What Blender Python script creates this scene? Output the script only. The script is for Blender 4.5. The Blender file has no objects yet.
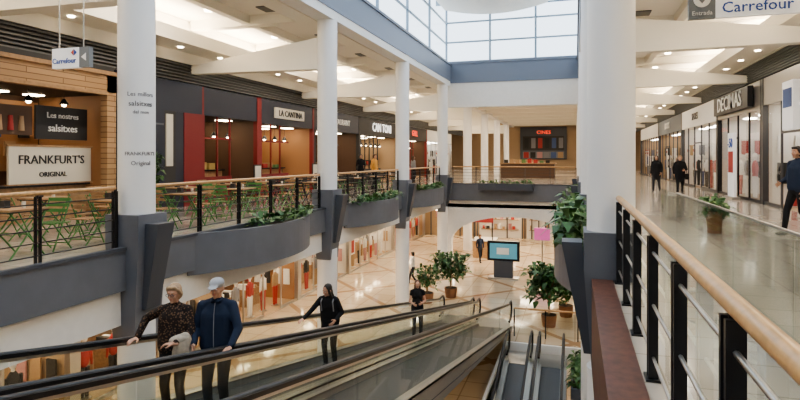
import bpy, math, random
import numpy as np
from mathutils import Vector, Matrix
random.seed(7)
rnd = random.random
def U(a,b): return a+(b-a)*rnd()

# ---------------------------------------------------------------- materials
MATS={}
def mat(name,col,rough=.5,metal=0.,emit=None,es=0.,spec=.5,noise=0,nscale=8,bump=0):
    if name in MATS: return MATS[name]
    m=bpy.data.materials.new(name); m.use_nodes=True
    nt=m.node_tree; b=nt.nodes['Principled BSDF']
    b.inputs['Base Color'].default_value=(*col,1)
    b.inputs['Roughness'].default_value=rough
    b.inputs['Metallic'].default_value=metal
    b.inputs['Specular IOR Level'].default_value=spec
    if emit is not None:
        b.inputs['Emission Color'].default_value=(*emit,1)
        b.inputs['Emission Strength'].default_value=es
    if noise>0 or bump>0:
        tc=nt.nodes.new('ShaderNodeTexCoord'); nz=nt.nodes.new('ShaderNodeTexNoise')
        nz.inputs['Scale'].default_value=nscale; nz.inputs['Detail'].default_value=4
        nt.links.new(tc.outputs['Object'],nz.inputs['Vector'])
        if noise>0:
            r=nt.nodes.new('ShaderNodeValToRGB')
            r.color_ramp.elements[0].position=.3; r.color_ramp.elements[1].position=.7
            r.color_ramp.elements[0].color=(*[c*(1-noise) for c in col],1)
            r.color_ramp.elements[1].color=(*[min(1,c*(1+noise)) for c in col],1)
            nt.links.new(nz.outputs['Fac'],r.inputs['Fac']); nt.links.new(r.outputs['Color'],b.inputs['Base Color'])
        if bump>0:
            bp=nt.nodes.new('ShaderNodeBump'); bp.inputs['Strength'].default_value=bump
            nt.links.new(nz.outputs['Fac'],bp.inputs['Height']); nt.links.new(bp.outputs['Normal'],b.inputs['Normal'])
    MATS[name]=m; return m
def tile(name,c1,c2,mortar,w=.6,h=.6,rough=.15,ms=.008,offset=0.,swap=False,bump=0):
    m=mat(name,c1,rough); nt=m.node_tree; b=nt.nodes['Principled BSDF']
    tc=nt.nodes.new('ShaderNodeTexCoord'); br=nt.nodes.new('ShaderNodeTexBrick')
    src=tc.outputs['Object']
    if swap:
        sp=nt.nodes.new('ShaderNodeSeparateXYZ'); cb=nt.nodes.new('ShaderNodeCombineXYZ')
        nt.links.new(src,sp.inputs[0]); nt.links.new(sp.outputs['Y'],cb.inputs['X']); nt.links.new(sp.outputs['Z'],cb.inputs['Y'])
        src=cb.outputs[0]
    br.offset=offset; br.inputs['Scale'].default_value=1
    br.inputs['Brick Width'].default_value=w; br.inputs['Row Height'].default_value=h
    br.inputs['Mortar Size'].default_value=ms
    br.inputs['Color1'].default_value=(*c1,1); br.inputs['Color2'].default_value=(*c2,1); br.inputs['Mortar'].default_value=(*mortar,1)
    nt.links.new(src,br.inputs['Vector']); nt.links.new(br.outputs['Color'],b.inputs['Base Color'])
    return m
def glass(name,tint=(1,1,1),base=.06,mul=.35):
    m=bpy.data.materials.new(name); m.use_nodes=True; nt=m.node_tree
    for n in list(nt.nodes): nt.nodes.remove(n)
    o=nt.nodes.new('ShaderNodeOutputMaterial'); mx=nt.nodes.new('ShaderNodeMixShader')
    t=nt.nodes.new('ShaderNodeBsdfTransparent'); g=nt.nodes.new('ShaderNodeBsdfGlossy')
    t.inputs['Color'].default_value=(*tint,1); g.inputs['Roughness'].default_value=.02; g.inputs['Color'].default_value=(1,1,1,1)
    lw=nt.nodes.new('ShaderNodeLayerWeight'); lw.inputs['Blend'].default_value=.25
    ma=nt.nodes.new('ShaderNodeMath'); ma.operation='MULTIPLY_ADD'; ma.inputs[1].default_value=mul; ma.inputs[2].default_value=base
    ma.use_clamp=True
    nt.links.new(lw.outputs['Fresnel'],ma.inputs[0]); nt.links.new(ma.outputs[0],mx.inputs['Fac'])
    nt.links.new(t.outputs[0],mx.inputs[1]); nt.links.new(g.outputs[0],mx.inputs[2]); nt.links.new(mx.outputs[0],o.inputs['Surface'])
    MATS[name]=m; return m

M_col=mat('column_white_paint',(.84,.84,.84),.45)
M_white=mat('white_plaster',(.84,.83,.80),.6,noise=.02)
M_ceil=mat('cream_ceiling_paint',(.88,.84,.75),.7)
M_slate=mat('slate_grey_panel',(.15,.16,.185),.45,noise=.06,nscale=3)
M_slated=mat('slate_dark_panel',(.08,.088,.105),.45)
M_blue=mat('blue_grey_beam_paint',(.21,.24,.30),.45)
M_frame=mat('window_frame_paint',(.28,.36,.44),.4)
M_black=mat('black_metal',(.02,.02,.023),.35,.3)
M_rubber=mat('black_rubber',(.015,.015,.017),.35)
M_steel=mat('brushed_steel',(.55,.54,.52),.3,.9)
M_steelp=mat('satin_cladding',(.42,.40,.37),.28,.7)
M_wood=mat('handrail_wood',(.58,.34,.15),.3,noise=.15,nscale=20)
M_dwood=mat('dark_wood_coping',(.12,.05,.035),.4,noise=.3,nscale=14)
M_mwood=mat('medium_wood',(.38,.23,.12),.5,noise=.2,nscale=10)
M_lwood=tile('light_wood_boards',(.50,.31,.16),(.40,.24,.12),(.20,.11,.05),w=1.6,h=.14,ms=.012,offset=.4,rough=.5,swap=True)
M_tread=tile('tread_grooves',(.10,.10,.105),(.12,.12,.125),(.02,.02,.02),w=.02,h=3,rough=.4,ms=.006)
M_floor=tile('floor_tile_cream',(.54,.48,.41),(.48,.42,.355),(.32,.28,.23),rough=.12,w=.6,h=.6)
def patt(name):
    m=tile(name,(.66,.54,.39),(.59,.47,.33),(.40,.30,.20),rough=.09,w=1.0,h=1.0,ms=.018)
    nt=m.node_tree; b=nt.nodes['Principled BSDF']; tc=nt.nodes.new('ShaderNodeTexCoord')
    mp=nt.nodes.new('ShaderNodeMapping'); mp.inputs['Rotation'].default_value=(0,0,math.radians(45)); ck=nt.nodes.new('ShaderNodeTexBrick')
    ck.offset=0; ck.inputs['Scale'].default_value=1; ck.inputs['Brick Width'].default_value=3.6; ck.inputs['Row Height'].default_value=3.6; ck.inputs['Mortar Size'].default_value=.13
    ck.inputs['Color1'].default_value=(0,0,0,1); ck.inputs['Color2'].default_value=(0,0,0,1); ck.inputs['Mortar'].default_value=(1,1,1,1)
    nt.links.new(tc.outputs['Object'],mp.inputs[0]); nt.links.new(mp.outputs[0],ck.inputs['Vector'])
    mx=nt.nodes.new('ShaderNodeMixRGB'); mx.inputs['Color2'].default_value=(.40,.26,.15,1)
    old=b.inputs['Base Color'].links[0].from_socket
    nt.links.new(ck.outputs['Color'],mx.inputs['Fac']); nt.links.new(old,mx.inputs['Color1']); nt.links.new(mx.outputs[0],b.inputs['Base Color'])
    return m
M_floorl=patt('floor_tile_stone')
M_glass=glass('clear_glass',(.93,.96,.95),.03,.22)
M_glassg=glass('balustrade_glass',(.86,.89,.86),.03,.32)
M_glasss=glass('shop_glass',(.95,.96,.96),.02,.2)
M_glassr=glass('roof_glass',(.90,.95,1),.0)
M_leaf=mat('leaf_green',(.045,.12,.03),.45,noise=.5,nscale=5)
M_leaf2=mat('leaf_pale_green',(.13,.22,.09),.5,noise=.4,nscale=5)
M_soil=mat('soil',(.05,.035,.025),.9)
M_pot=mat('terracotta_pot',(.30,.15,.08),.6)
M_green=mat('green_painted_metal',(.08,.22,.06),.4)
M_louv=mat('louvre_grey',(.12,.12,.115),.5)
M_navy=mat('navy_panel',(.025,.03,.05),.4)
M_red=mat('red_panel',(.22,.02,.02),.5)
M_orange=mat('orange_panel',(.40,.21,.10),.5)
M_cream=mat('cream_sign',(.70,.65,.55),.5)
M_signw=mat('sign_white',(.85,.86,.88),.5,emit=(1,1,1),es=.15)
M_signg=mat('sign_grey',(.20,.22,.24),.5)
M_lightw=mat('lamp_warm',(1,.9,.7),.5,emit=(1,.82,.58),es=14)
M_lightn=mat('shop_fill_panel',(1,1,1),.5,emit=(1,.94,.86),es=13)  # glow for panels added to brighten shop interiors
M_letw=mat('letters_lit_white',(1,1,1),.5,emit=(1,1,1),es=.9)
M_letr=mat('letters_lit_red',(.9,.1,.05),.5,emit=(1,.08,.04),es=1)
M_let=mat('letters_white',(.85,.85,.83),.5)
M_letb=mat('letters_blue',(.02,.08,.35),.5)
M_letk=mat('letters_dark',(.03,.03,.035),.5)
M_letg=mat('letters_grey',(.12,.12,.13),.5)
M_screen=mat('screen_lit',(.10,.28,.36),.3,emit=(.12,.34,.42),es=.35)
M_pink=mat('screen_pink',(.6,.1,.4),.3,emit=(.7,.2,.5),es=.35)
M_gsign=mat('green_sign_lit',(.1,.5,.15),.3,emit=(.1,.6,.25),es=.5)
M_brown=mat('dark_brown',(.11,.06,.035),.6)
M_dark=mat('dark_interior',(.045,.042,.04),.6)
M_shopw=mat('shop_wall_white',(.80,.77,.72),.6)
M_tanw=mat('shop_wall_tan',(.45,.32,.20),.6)
M_dframe=mat('shopfront_dark_frame',(.10,.10,.105),.35,.4)
PAL=[mat('goods_'+n,c,.6) for n,c in dict(red=(.42,.05,.045),white=(.78,.77,.74),blue=(.07,.12,.28),black=(.03,.03,.03),yellow=(.55,.40,.15),tan=(.42,.28,.16),pink=(.50,.26,.26),teal=(.10,.24,.25),green=(.13,.24,.10),grey=(.25,.25,.27)).items()]
CLOTH=[PAL[i] for i in (0,1,3,9,1,3,0,2,5,3,1,9)]
WARM=[PAL[i] for i in (0,1,1,5,9,3,0,5,1,6,3)]
FOOD=[PAL[i] for i in (4,5,0,5,3,8)]

# ---------------------------------------------------------------- builder
class MB:
    def __init__(s): s.v=[];s.f=[];s.m=[];s.sm=[];s.mats=[]
    def mi(s,m):
        if m not in s.mats: s.mats.append(m)
        return s.mats.index(m)
    def add(s,vs,fs,m,smooth=False):
        o=len(s.v); s.v+= [tuple(v) for v in vs]; k=s.mi(m)
        for f in fs: s.f.append([i+o for i in f]); s.m.append(k); s.sm.append(smooth)
    def hexa(s,p,m):
        s.add(p,[(0,3,2,1),(4,5,6,7),(0,1,5,4),(1,2,6,5),(2,3,7,6),(3,0,4,7)],m)
    def box(s,x0,x1,y0,y1,z0,z1,m):
        if x0>x1:x0,x1=x1,x0
        if y0>y1:y0,y1=y1,y0
        if z0>z1:z0,z1=z1,z0
        s.hexa([(x0,y0,z0),(x1,y0,z0),(x1,y1,z0),(x0,y1,z0),(x0,y0,z1),(x1,y0,z1),(x1,y1,z1),(x0,y1,z1)],m)
    def cyl(s,a,b,r0,r1=None,n=12,m=None,smooth=True,caps=True):
        r1=r0 if r1 is None else r1
        a=Vector(a);b=Vector(b);d=(b-a).normalized()
        u=d.orthogonal().normalized(); w=d.cross(u)
        vs=[a+(u*math.cos(t)+w*math.sin(t))*r0 for t in [2*math.pi*i/n for i in range(n)]]
        vs+=[b+(u*math.cos(t)+w*math.sin(t))*r1 for t in [2*math.pi*i/n for i in range(n)]]
        s.add(vs,[(i,(i+1)%n,n+(i+1)%n,n+i) for i in range(n)],m,smooth)
        if caps:
            s.add(vs[:n],[tuple(range(n))[::-1]],m); s.add(vs[n:],[tuple(range(n))],m)
    def tube(s,pts,r,m,n=8):
        for a,b in zip(pts[:-1],pts[1:]): s.cyl(a,b,r,n=n,m=m)
    def ell(s,c,r,m,nu=14,nv=9,R=None):
        vs=[];fs=[]
        for j in range(nv+1):
            ph=math.pi*j/nv
            for i in range(nu):
                t=2*math.pi*i/nu
                p=Vector((r[0]*math.sin(ph)*math.cos(t),r[1]*math.sin(ph)*math.sin(t),r[2]*math.cos(ph)))
                if R is not None:p=R@p
                vs.append(Vector(c)+p)
        for j in range(nv):
            for i in range(nu):
                fs.append((j*nu+i,(j+1)*nu+i,(j+1)*nu+(i+1)%nu,j*nu+(i+1)%nu))
        s.add(vs,fs,m,True)
    def prism(s,poly,a,b,m,axis='z'):
        n=len(poly)
        def P(p,t): return {'z':(p[0],p[1],t),'y':(p[0],t,p[1]),'x':(t,p[0],p[1])}[axis]
        vs=[P(p,a) for p in poly]+[P(p,b) for p in poly]
        s.add(vs,[tuple(range(n))[::-1],tuple(range(n,2*n))]+[(i,(i+1)%n,n+(i+1)%n,n+i) for i in range(n)],m)
    def text(s,txt,size,loc,face,m,depth=.01,align='CENTER',sx=1.,bend=None):
        c=bpy.data.curves.new('t','FONT'); c.body=txt; c.size=size; c.extrude=depth; c.align_x=align; c.align_y='CENTER'; c.resolution_u=2; c.offset=.004*size
        o=bpy.data.objects.new('t',c); bpy.context.scene.collection.objects.link(o)
        bpy.context.view_layer.update()
        me=bpy.data.meshes.new_from_object(o.evaluated_get(bpy.context.evaluated_depsgraph_get()))
        L=Vector(loc)
        if bend:
            R,az=bend
            vs=[L+Vector(((R+v.co.z)*math.cos(az+v.co.x/R),(R+v.co.z)*math.sin(az+v.co.x/R),v.co.y)) for v in me.vertices]
        else:
            ax={'+x':((0,1,0),(0,0,1)),'-x':((0,-1,0),(0,0,1)),'-y':((1,0,0),(0,0,1))}[face]
            X=Vector(ax[0]);Y=Vector(ax[1]);Z=X.cross(Y)
            vs=[L+X*v.co.x*sx+Y*v.co.y+Z*v.co.z for v in me.vertices]
        s.add(vs,[tuple(p.vertices) for p in me.polygons],m)
        bpy.data.objects.remove(o); bpy.data.meshes.remove(me); bpy.data.curves.remove(c)
    def mesh(s,name):
        me=bpy.data.meshes.new(name); me.from_pydata(s.v,[],s.f)
        for m in s.mats: me.materials.append(m)
        me.polygons.foreach_set('material_index',s.m); me.polygons.foreach_set('use_smooth',s.sm); me.update()
        return me
    def make(s,name,loc=(0,0,0),rot=0,parent=None):
        return place(s.mesh(name),name,loc,rot,parent)
def place(me,name,loc=(0,0,0),rot=0,parent=None):
    o=bpy.data.objects.new(name,me); bpy.context.scene.collection.objects.link(o)
    o.location=loc; o.rotation_euler=(0,0,rot)
    if parent: o.parent=parent
    return o

# ---------------------------------------------------------------- layout constants
XL,XR=-7.2,.45; SL,SR=-12.0,6.0; B=7.77; YC=[7.85+B*i for i in range(-1,8)]
YE=32.0; ZL=-4.9; ZB=-9.8

# ---------------- floors
b=MB()
b.box(-15.4,XL,-8,67.9,-.64,0,M_floor); b.box(XR,9.4,-8,67.9,-.64,0,M_floor)
b.box(XL,XR,YE,67.9,-.64,0,M_floor); b.box(-1.9,XR,-8,.4,-.64,0,M_floor); b.box(XL,-1.9,-8,-2.3,-.64,0,M_floor)
b.make('floor')
b=MB()
b.box(-15.4,-2.25,-8,60,ZL-.5,ZL,M_floorl); b.box(XR,9.4,-8,60,ZL-.5,ZL,M_floorl)
b.box(-2.25,XR,19.6,60,ZL-.5,ZL,M_floorl); b.box(-2.25,XR,-8,5,ZL-.5,ZL,M_floorl)
b.make('floor_lower')
b=MB(); b.box(-15.4,9.4,-8,60,ZB-.3,ZB,M_floorl); b.make('floor_basement')
b=MB(); b.box(-2.3,XR+.05,19.5,19.6,ZL-.55,ZL+.12,M_white); b.box(-2.33,-2.25,5,19.6,ZL-.55,ZL+.12,M_white); b.box(XR,XR+.08,5,19.5,ZL-.55,ZL+.12,M_white)
b.make('trim_1')
b=MB(); b.box(XL,XL+.08,-8,YE,-.65,.06,M_slate); b.box(XL-.02,XL+.11,-8,YE,.02,.07,M_slated); b.box(XL-.12,XL-.04,-8,YE,-1.25,-.64,M_white); b.make('trim_2')
b=MB(); b.box(XR-.02,XR+.0,-8,YE,-.65,-.02,M_slate); b.box(XR+.05,XR+.12,-8,YE,-1.25,-.64,M_white); b.make('trim_3')
b=MB(); b.box(XL,XR,YE-.1,YE,-.9,.1,M_slate); b.box(XL,XR,YE-.12,YE-.1,.04,.1,M_slated); b.box(XL,XR,YE+.1,YE+.3,-1.3,-.64,M_white); b.make('trim_4')
b=MB(); b.box(-15.4,XL-.05,-8,60,-1.2,-1.05,M_ceil); b.box(XR+.1,9.4,-8,60,-1.2,-1.05,M_ceil); b.box(XL-.3,XR+.3,YE+.3,60,-1.2,-1.05,M_ceil)
for y in np.arange(2,44,3.1):
    for x in (-8.4,-10.2): b.cyl((x,y,-1.21),(x,y,-1.24),.13,n=12,m=M_lightw)
for y in np.arange(34,44,3):
    for x in (-5,-2.5,0): b.cyl((x,y,-1.21),(x,y,-1.24),.13,n=12,m=M_lightw)
b.make('ceiling_lower')

# ---------------- upper gallery ceilings
def gallery_ceiling(x0,x1,name):
    s=1 if x1>x0 else -1
    b=MB()
    b.box(x0,x1+s*3.4,-8,67.9,6.0,6.2,M_ceil)
    b.box(x1-s*1.0,x1+s*.0,-8,67.9,4.95,5.2,M_ceil)
    b.box(x1-s*1.0,x1-s*.92,-8,67.9,5.2,5.35,M_ceil)
    b.box(x0+s*.3,x0+s*.9,-8,67.9,5.7,6.0,M_ceil)
    b.box(x0+s*2.5,x0+s*2.75,-8,67.9,5.75,6.0,M_ceil)
    for y in np.arange(-8,66,B/2): b.box(x0+s*.9,x1-s*.1,y,y+.35,5.7,6.0,M_ceil)
    for y in np.arange(-6,66,B/2):
        b.box(x0+s*1.3,x0+s*1.75,y+1,y+1.6,5.97,6.0,M_louv)
        b.cyl((x0+s*3.3,y+.9,6.0),(x0+s*3.3,y+.9,5.95),.12,n=12,m=M_lightw)
        b.cyl((x1-s*.5,y+.9,4.95),(x1-s*.5,y+.9,4.92),.08,n=12,m=M_lightw)
        b.cyl((x1-s*.5,y+2.9,4.95),(x1-s*.5,y+2.9,4.92),.08,n=12,m=M_lightw)
    b.make(name)
gallery_ceiling(XL,SL,'ceiling_left'); gallery_ceiling(XR,SR,'ceiling_right')
b=MB(); b.box(XL,XR,YE+.4,67.9,5.5,5.7,M_ceil)
for y in np.arange(34,66,3.9): b.box(XL,XR,y,y+.4,5.2,5.5,M_ceil)
for y in np.arange(35.5,66,3.9):
    for x in (-5.5,-3.4,-1.2): b.cyl((x,y,5.5),(x,y,5.45),.14,n=12,m=M_lightw)
b.make('ceiling_far')
for nm,x in (('left',XL),('right',XR)):
    b=MB(); b.box(x-.3,x+.3,-8,YE+.4,6.0,6.9,M_blue); b.box(x-.27,x+.27,-8,YE+.4,5.72,6.0,M_white)
    b.box(x-.36,x+.36,-8,YE+.4,6.9,7.0,M_blue); b.box(x-.27,x+.27,YE+.4,67.9,5.2,6.0,M_white)
    b.make('trim_beam_'+nm)
b=MB(); b.box(XL,XR,YE,YE+.4,5.9,7.1,M_blue); b.box(XL,XR,YE+.05,YE+.4,4.5,5.9,M_white); b.box(XL,XR,YE-.06,YE,7.0,7.12,M_blue); b.make('trim_beam_far')

# ---------------- walls with louvres
def wall(x,s,name,zf,ztop,l0,l1,y1=67.9,n=6):
    b=MB(); b.box(x+s*3.3,x+s*3.4,-8,y1,zf,ztop,M_white); b.make(name)
    b=MB()
    b.box(x,x+s*.2,-8,y1,l1,ztop,M_ceil)
    b.box(x+s*.06,x+s*.12,-8,y1,l0,l1,M_dark)
    for i in range(n):
        z=l0+(l1-l0)*i/n
        b.box(x-s*.03,x+s*.06,-8,y1,z,z+(l1-l0)/n*.45,M_louv)
    b.make(name.replace('wall','trim_louvre'))
wall(SL,-1,'wall_left',0,5.99,4.0,4.6); wall(SR,1,'wall_right',0,5.99,4.25,4.9,n=8)
wall(SL,-1,'wall_lower_left',ZL,-1.2,-2.35,-1.45,60,9); wall(SR,1,'wall_lower_right',ZL,-1.2,-2.35,-1.45,60,9)
b=MB(); b.box(-15.4,9.4,68,68.2,0,6,M_tanw); b.make('wall_far')
b=MB(); b.box(-15.4,9.4,-8.2,-8,ZB,10.5,M_white); b.make('wall_back')
b=MB(); b.box(-15.4,9.4,46,46.2,ZL,-1.2,M_tanw); b.make('wall_lower_far')
b=MB(); b.box(-15.4,9.4,30,30.2,ZB,ZL-.5,M_white); b.box(-2.9,-2.8,-8,30,ZB,ZL-.5,M_white); b.box(1.8,1.9,-8,30,ZB,ZL-.5,M_white); b.make('wall_basement')

# ---------------- columns
for nm,x,s in (('l',XL,1),('r',XR,-1)):
    for i,y in enumerate(YC):
        if y>67: continue
        b=MB()
        b.cyl((x,y,.55),(x,y,5.75),.3,n=40,m=M_col)
        zb=ZL if nm=='l' else ZB
        b.cyl((x,y,zb),(x,y,-1.2),.3,n=40,m=M_col)
        if y>YE+1: b.cyl((x,y,0),(x,y,.6),.3,n=40,m=M_col)
        if y<YE+1:
            def fr(x0,x1,y0,y1,z0,X0,X1,Y0,Y1,z1,m):
                b.hexa([(x0,y0,z0),(x1,y0,z0),(x1,y1,z0),(x0,y1,z0),(X0,Y0,z1),(X1,Y0,z1),(X1,Y1,z1),(X0,Y1,z1)],m)
            fr(x-.22,x+.22,y-.3,y+.3,-1.5, x-.34,x+.34,y-.34,y+.34,.1,M_slate)
            b.box(x-.34,x+.34,y-.34,y+.34,.1,.6,M_slate)
            xa,xb=sorted((x+s*.36,x+s*.62)); xc,xd=sorted((x+s*.24,x+s*.34))
            fr(xc,xd,y-.16,y+.16,-1.0, xa,xb,y-.2,y+.2,.45,M_slated)
        w=SL if nm=='l' else SR
        q=-s
        x0=x+q*.25
        b.hexa([(x0,y-.17,4.25),(w,y-.17,4.3),(w,y+.17,4.3),(x0,y+.17,4.25),(x0,y-.17,5.2),(w,y-.17,4.55),(w,y+.17,4.55),(x0,y+.17,5.2)],M_ceil)
        if nm=='l' and i==1:
            az=-.60
            for t,sz,z in (("Les millors",.10,2.62),("salsitxes",.12,2.46),("del mon",.08,2.32),("FRANKFURT'S",.085,1.62),("Original",.10,1.46)):
                b.text(t,sz,(x,y,z),'',M_letg,depth=.003,bend=(.302,az))
        b.make('column')

# ---------------- bowed planters
def leaves(b,c,rad,n,L,m,droop=.3,up=.6):
    for _ in range(n):
        a=U(0,6.283); e=U(-.2,1.3)
        d=Vector((math.cos(a)*math.cos(e),math.sin(a)*math.cos(e),math.sin(e)*up+U(-.1,.2)))
        p=Vector(c)+Vector((U(-1,1)*rad[0],U(-1,1)*rad[1],U(-1,1)*rad[2]))
        l=L*U(.6,1.2); s=d.cross(Vector((0,0,1))); 
        if s.length<.05: s=Vector((1,0,0))
        s=s.normalized()*l*.2
        q=p+d*l*.55+Vector((0,0,.03)); t=p+d*l-Vector((0,0,l*droop))
        b.add([p,q-s,q+s,t],[(0,1,2),(1,3,2)],m if rnd()<.75 else M_leaf2)
def bowed(x,s,yc,half,sag,name,pl=(0,8)):
    b=MB(); N=22; R=(half*half+sag*sag)/(2*sag); cx=x+s*(sag-R)
    a0=math.asin(half/R)
    out=[(cx+s*R*math.cos(-a0+2*a0*i/N),yc+R*math.sin(-a0+2*a0*i/N)) for i in range(N+1)]
    inn=[(cx+s*(R-.09)*math.cos(-a0+2*a0*i/N),yc+(R-.09)*math.sin(-a0+2*a0*i/N)) for i in range(N+1)]
    for i in range(N):
        o0,o1,i0,i1=out[i],out[i+1],inn[i],inn[i+1]
        if s<0: o0,o1,i0,i1=i0,i1,o0,o1
        b.hexa([(i0[0],i0[1],-.75),(o0[0],o0[1],-.75),(o1[0],o1[1],-.75),(i1[0],i1[1],-.75),(i0[0],i0[1],.06),(o0[0],o0[1],.06),(o1[0],o1[1],.06),(i1[0],i1[1],.06)],M_slate)
    x_in=x+s*.1
    poly=[p for p in inn if s*(p[0]-x_in)>0]
    poly=[(x_in,poly[0][1])]+poly+[(x_in,poly[-1][1])]
    b.prism(poly,-.74,-.68,M_slate); b.prism(poly,-.2,-.05,M_soil)
    for i in range(9):
        if not pl[0]<=i<=pl[1]: continue
        t=-.8+1.6*i/8
        hh=sag*(1-t*t)
        leaves(b,(x+s*(.12+hh*.4),yc+t*half,.08),(hh*.3,.26,.07),34,.34,M_leaf,droop=.1)
    b.make(name)
for j,y0 in enumerate(YC[:4]):
    if j>0: bowed(XL,1,y0+B/2,2.55,.85,'curved_planter',(3,8) if j==1 else (0,8))
    if j>0: bowed(XR,-1,y0+B/2,2.55,.85,'curved_planter')
b=MB(); b.box(-5.2,-2.2,YE-.6,YE-.14,-.25,.12,M_slated)
for i in range(8): leaves(b,(-5+.38*i,YE-.4,.15),(.15,.12,.05),14,.35,M_leaf)
b.make('planter_box')
b=MB()
for y in (9.9,10.8,11.8,12.8,13.6):
    leaves(b,(-.05,y,.3),(.2,.35,.28),60,.40,M_leaf,droop=.35,up=.9)
b.make('potted_foliage_plant')

# ---------------- railings
def railing(p0,p1,name,post=1.1,rods=5,glass_=False,z=0,top=1.05,rail=M_wood,rr=.032,pw=.009,pd=.025):
    b=MB(); p0=Vector(p0);p1=Vector(p1);d=p1-p0;L=d.length;d.normalize();n=Vector((-d.y,d.x,0))
    k=max(1,round(L/post))
    for i in range(k+1):
        p=p0+d*(L*i/k)
        for o in (-.035,.035):
            q=p+d*o
            b.hexa([q+d*a*pw+n*c*pd+Vector((0,0,h)) for h in (z,z+top-.05) for a,c in((-1,-1),(1,-1),(1,1),(-1,1))],M_black)
        b.cyl(p+Vector((0,0,z+top-.08)),p+Vector((0,0,z+top-.02)),.014,n=8,m=M_black)
        b.hexa([p+d*a*.08+n*c*.05+Vector((0,0,h)) for h in (z,z+.015) for a,c in((-1,-1),(1,-1),(1,1),(-1,1))],M_black)
    for j in range(rods):
        h=z+.16+(top-.32)*j/(rods-1)
        b.cyl(p0+Vector((0,0,h)),p1+Vector((0,0,h)),.009 if rods==5 else .012,n=6,m=M_steel if rods<5 else M_black)
    b.cyl(p0+Vector((0,0,z+top)),p1+Vector((0,0,z+top)),rr,n=16,m=rail)
    if glass_:
        q0=p0-n*.06; q1=p1-n*.06
        b.add([q0+Vector((0,0,z+.08)),q1+Vector((0,0,z+.08)),q1+Vector((0,0,z+top-.1)),q0+Vector((0,0,z+top-.1))],[(0,1,2,3)],M_glass)
    return b.make(name)
for i in range(4):
    railing((XL-.08,YC[i]+.4,.0),(XL-.08,YC[i+1]-.4,0),'gallery_railing',post=1.4)
    if i>0: railing((XR+.08,YC[i]+.4,.0),(XR+.08,YC[i+1]-.4,0),'gallery_railing',post=1.4)
railing((XL+.4,YE+.05,0),(XR-.4,YE+.05,0),'gallery_railing',post=1.4)
railing((.52,-2,0),(.52,YC[1]-.42,0),'gallery_railing',post=1.08,rods=3,glass_=True,pw=.014,pd=.032,rr=.036)
b=MB(); b.box(.2,.45,.45,YC[1]-.4,-.12,.03,M_dwood); b.box(.2,.24,.45,YC[1]-.4,-1.1,-.12,M_dwood); b.make('trim_coping')
b=MB()
for y in np.arange(1.5,9.6,1.6):
    b.box(1.49,1.505,y,y+1.57,.03,1.0,M_glassg); b.box(1.46,1.535,y+.2,y+.3,0,.12,M_steel); b.box(1.46,1.535,y+1.25,y+1.35,0,.12,M_steel)
b.box(1.485,1.51,1.5,9.5,1.0,1.02,M_steel)
b.make('glass_barrier')
def glassrail(p0,p1,z,name):
    b=MB(); p0=Vector(p0);p1=Vector(p1);d=p1-p0;L=d.length;d.normalize();n=Vector((-d.y,d.x,0));k=max(1,round(L/1.4))
    for i in range(k+1):
        p=p0+d*(L*i/k); b.hexa([p+d*a*.02+n*c*.02+Vector((0,0,h)) for h in (z,z+1.0) for a,c in((-1,-1),(1,-1),(1,1),(-1,1))],M_black)
    b.add([p0+Vector((0,0,z+.06)),p1+Vector((0,0,z+.06)),p1+Vector((0,0,z+.95)),p0+Vector((0,0,z+.95))],[(0,1,2,3)],M_glassg)
    b.cyl(p0+Vector((0,0,z+1.02)),p1+Vector((0,0,z+1.02)),.035,n=10,m=M_wood)
    b.make(name)
glassrail((-2.1,20.6,0),(XR-.35,20.6,0),ZL+.0,'glass_railing')
glassrail((XR+.2,6,0),(XR+.2,15.0,0),ZL,'glass_railing')

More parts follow.
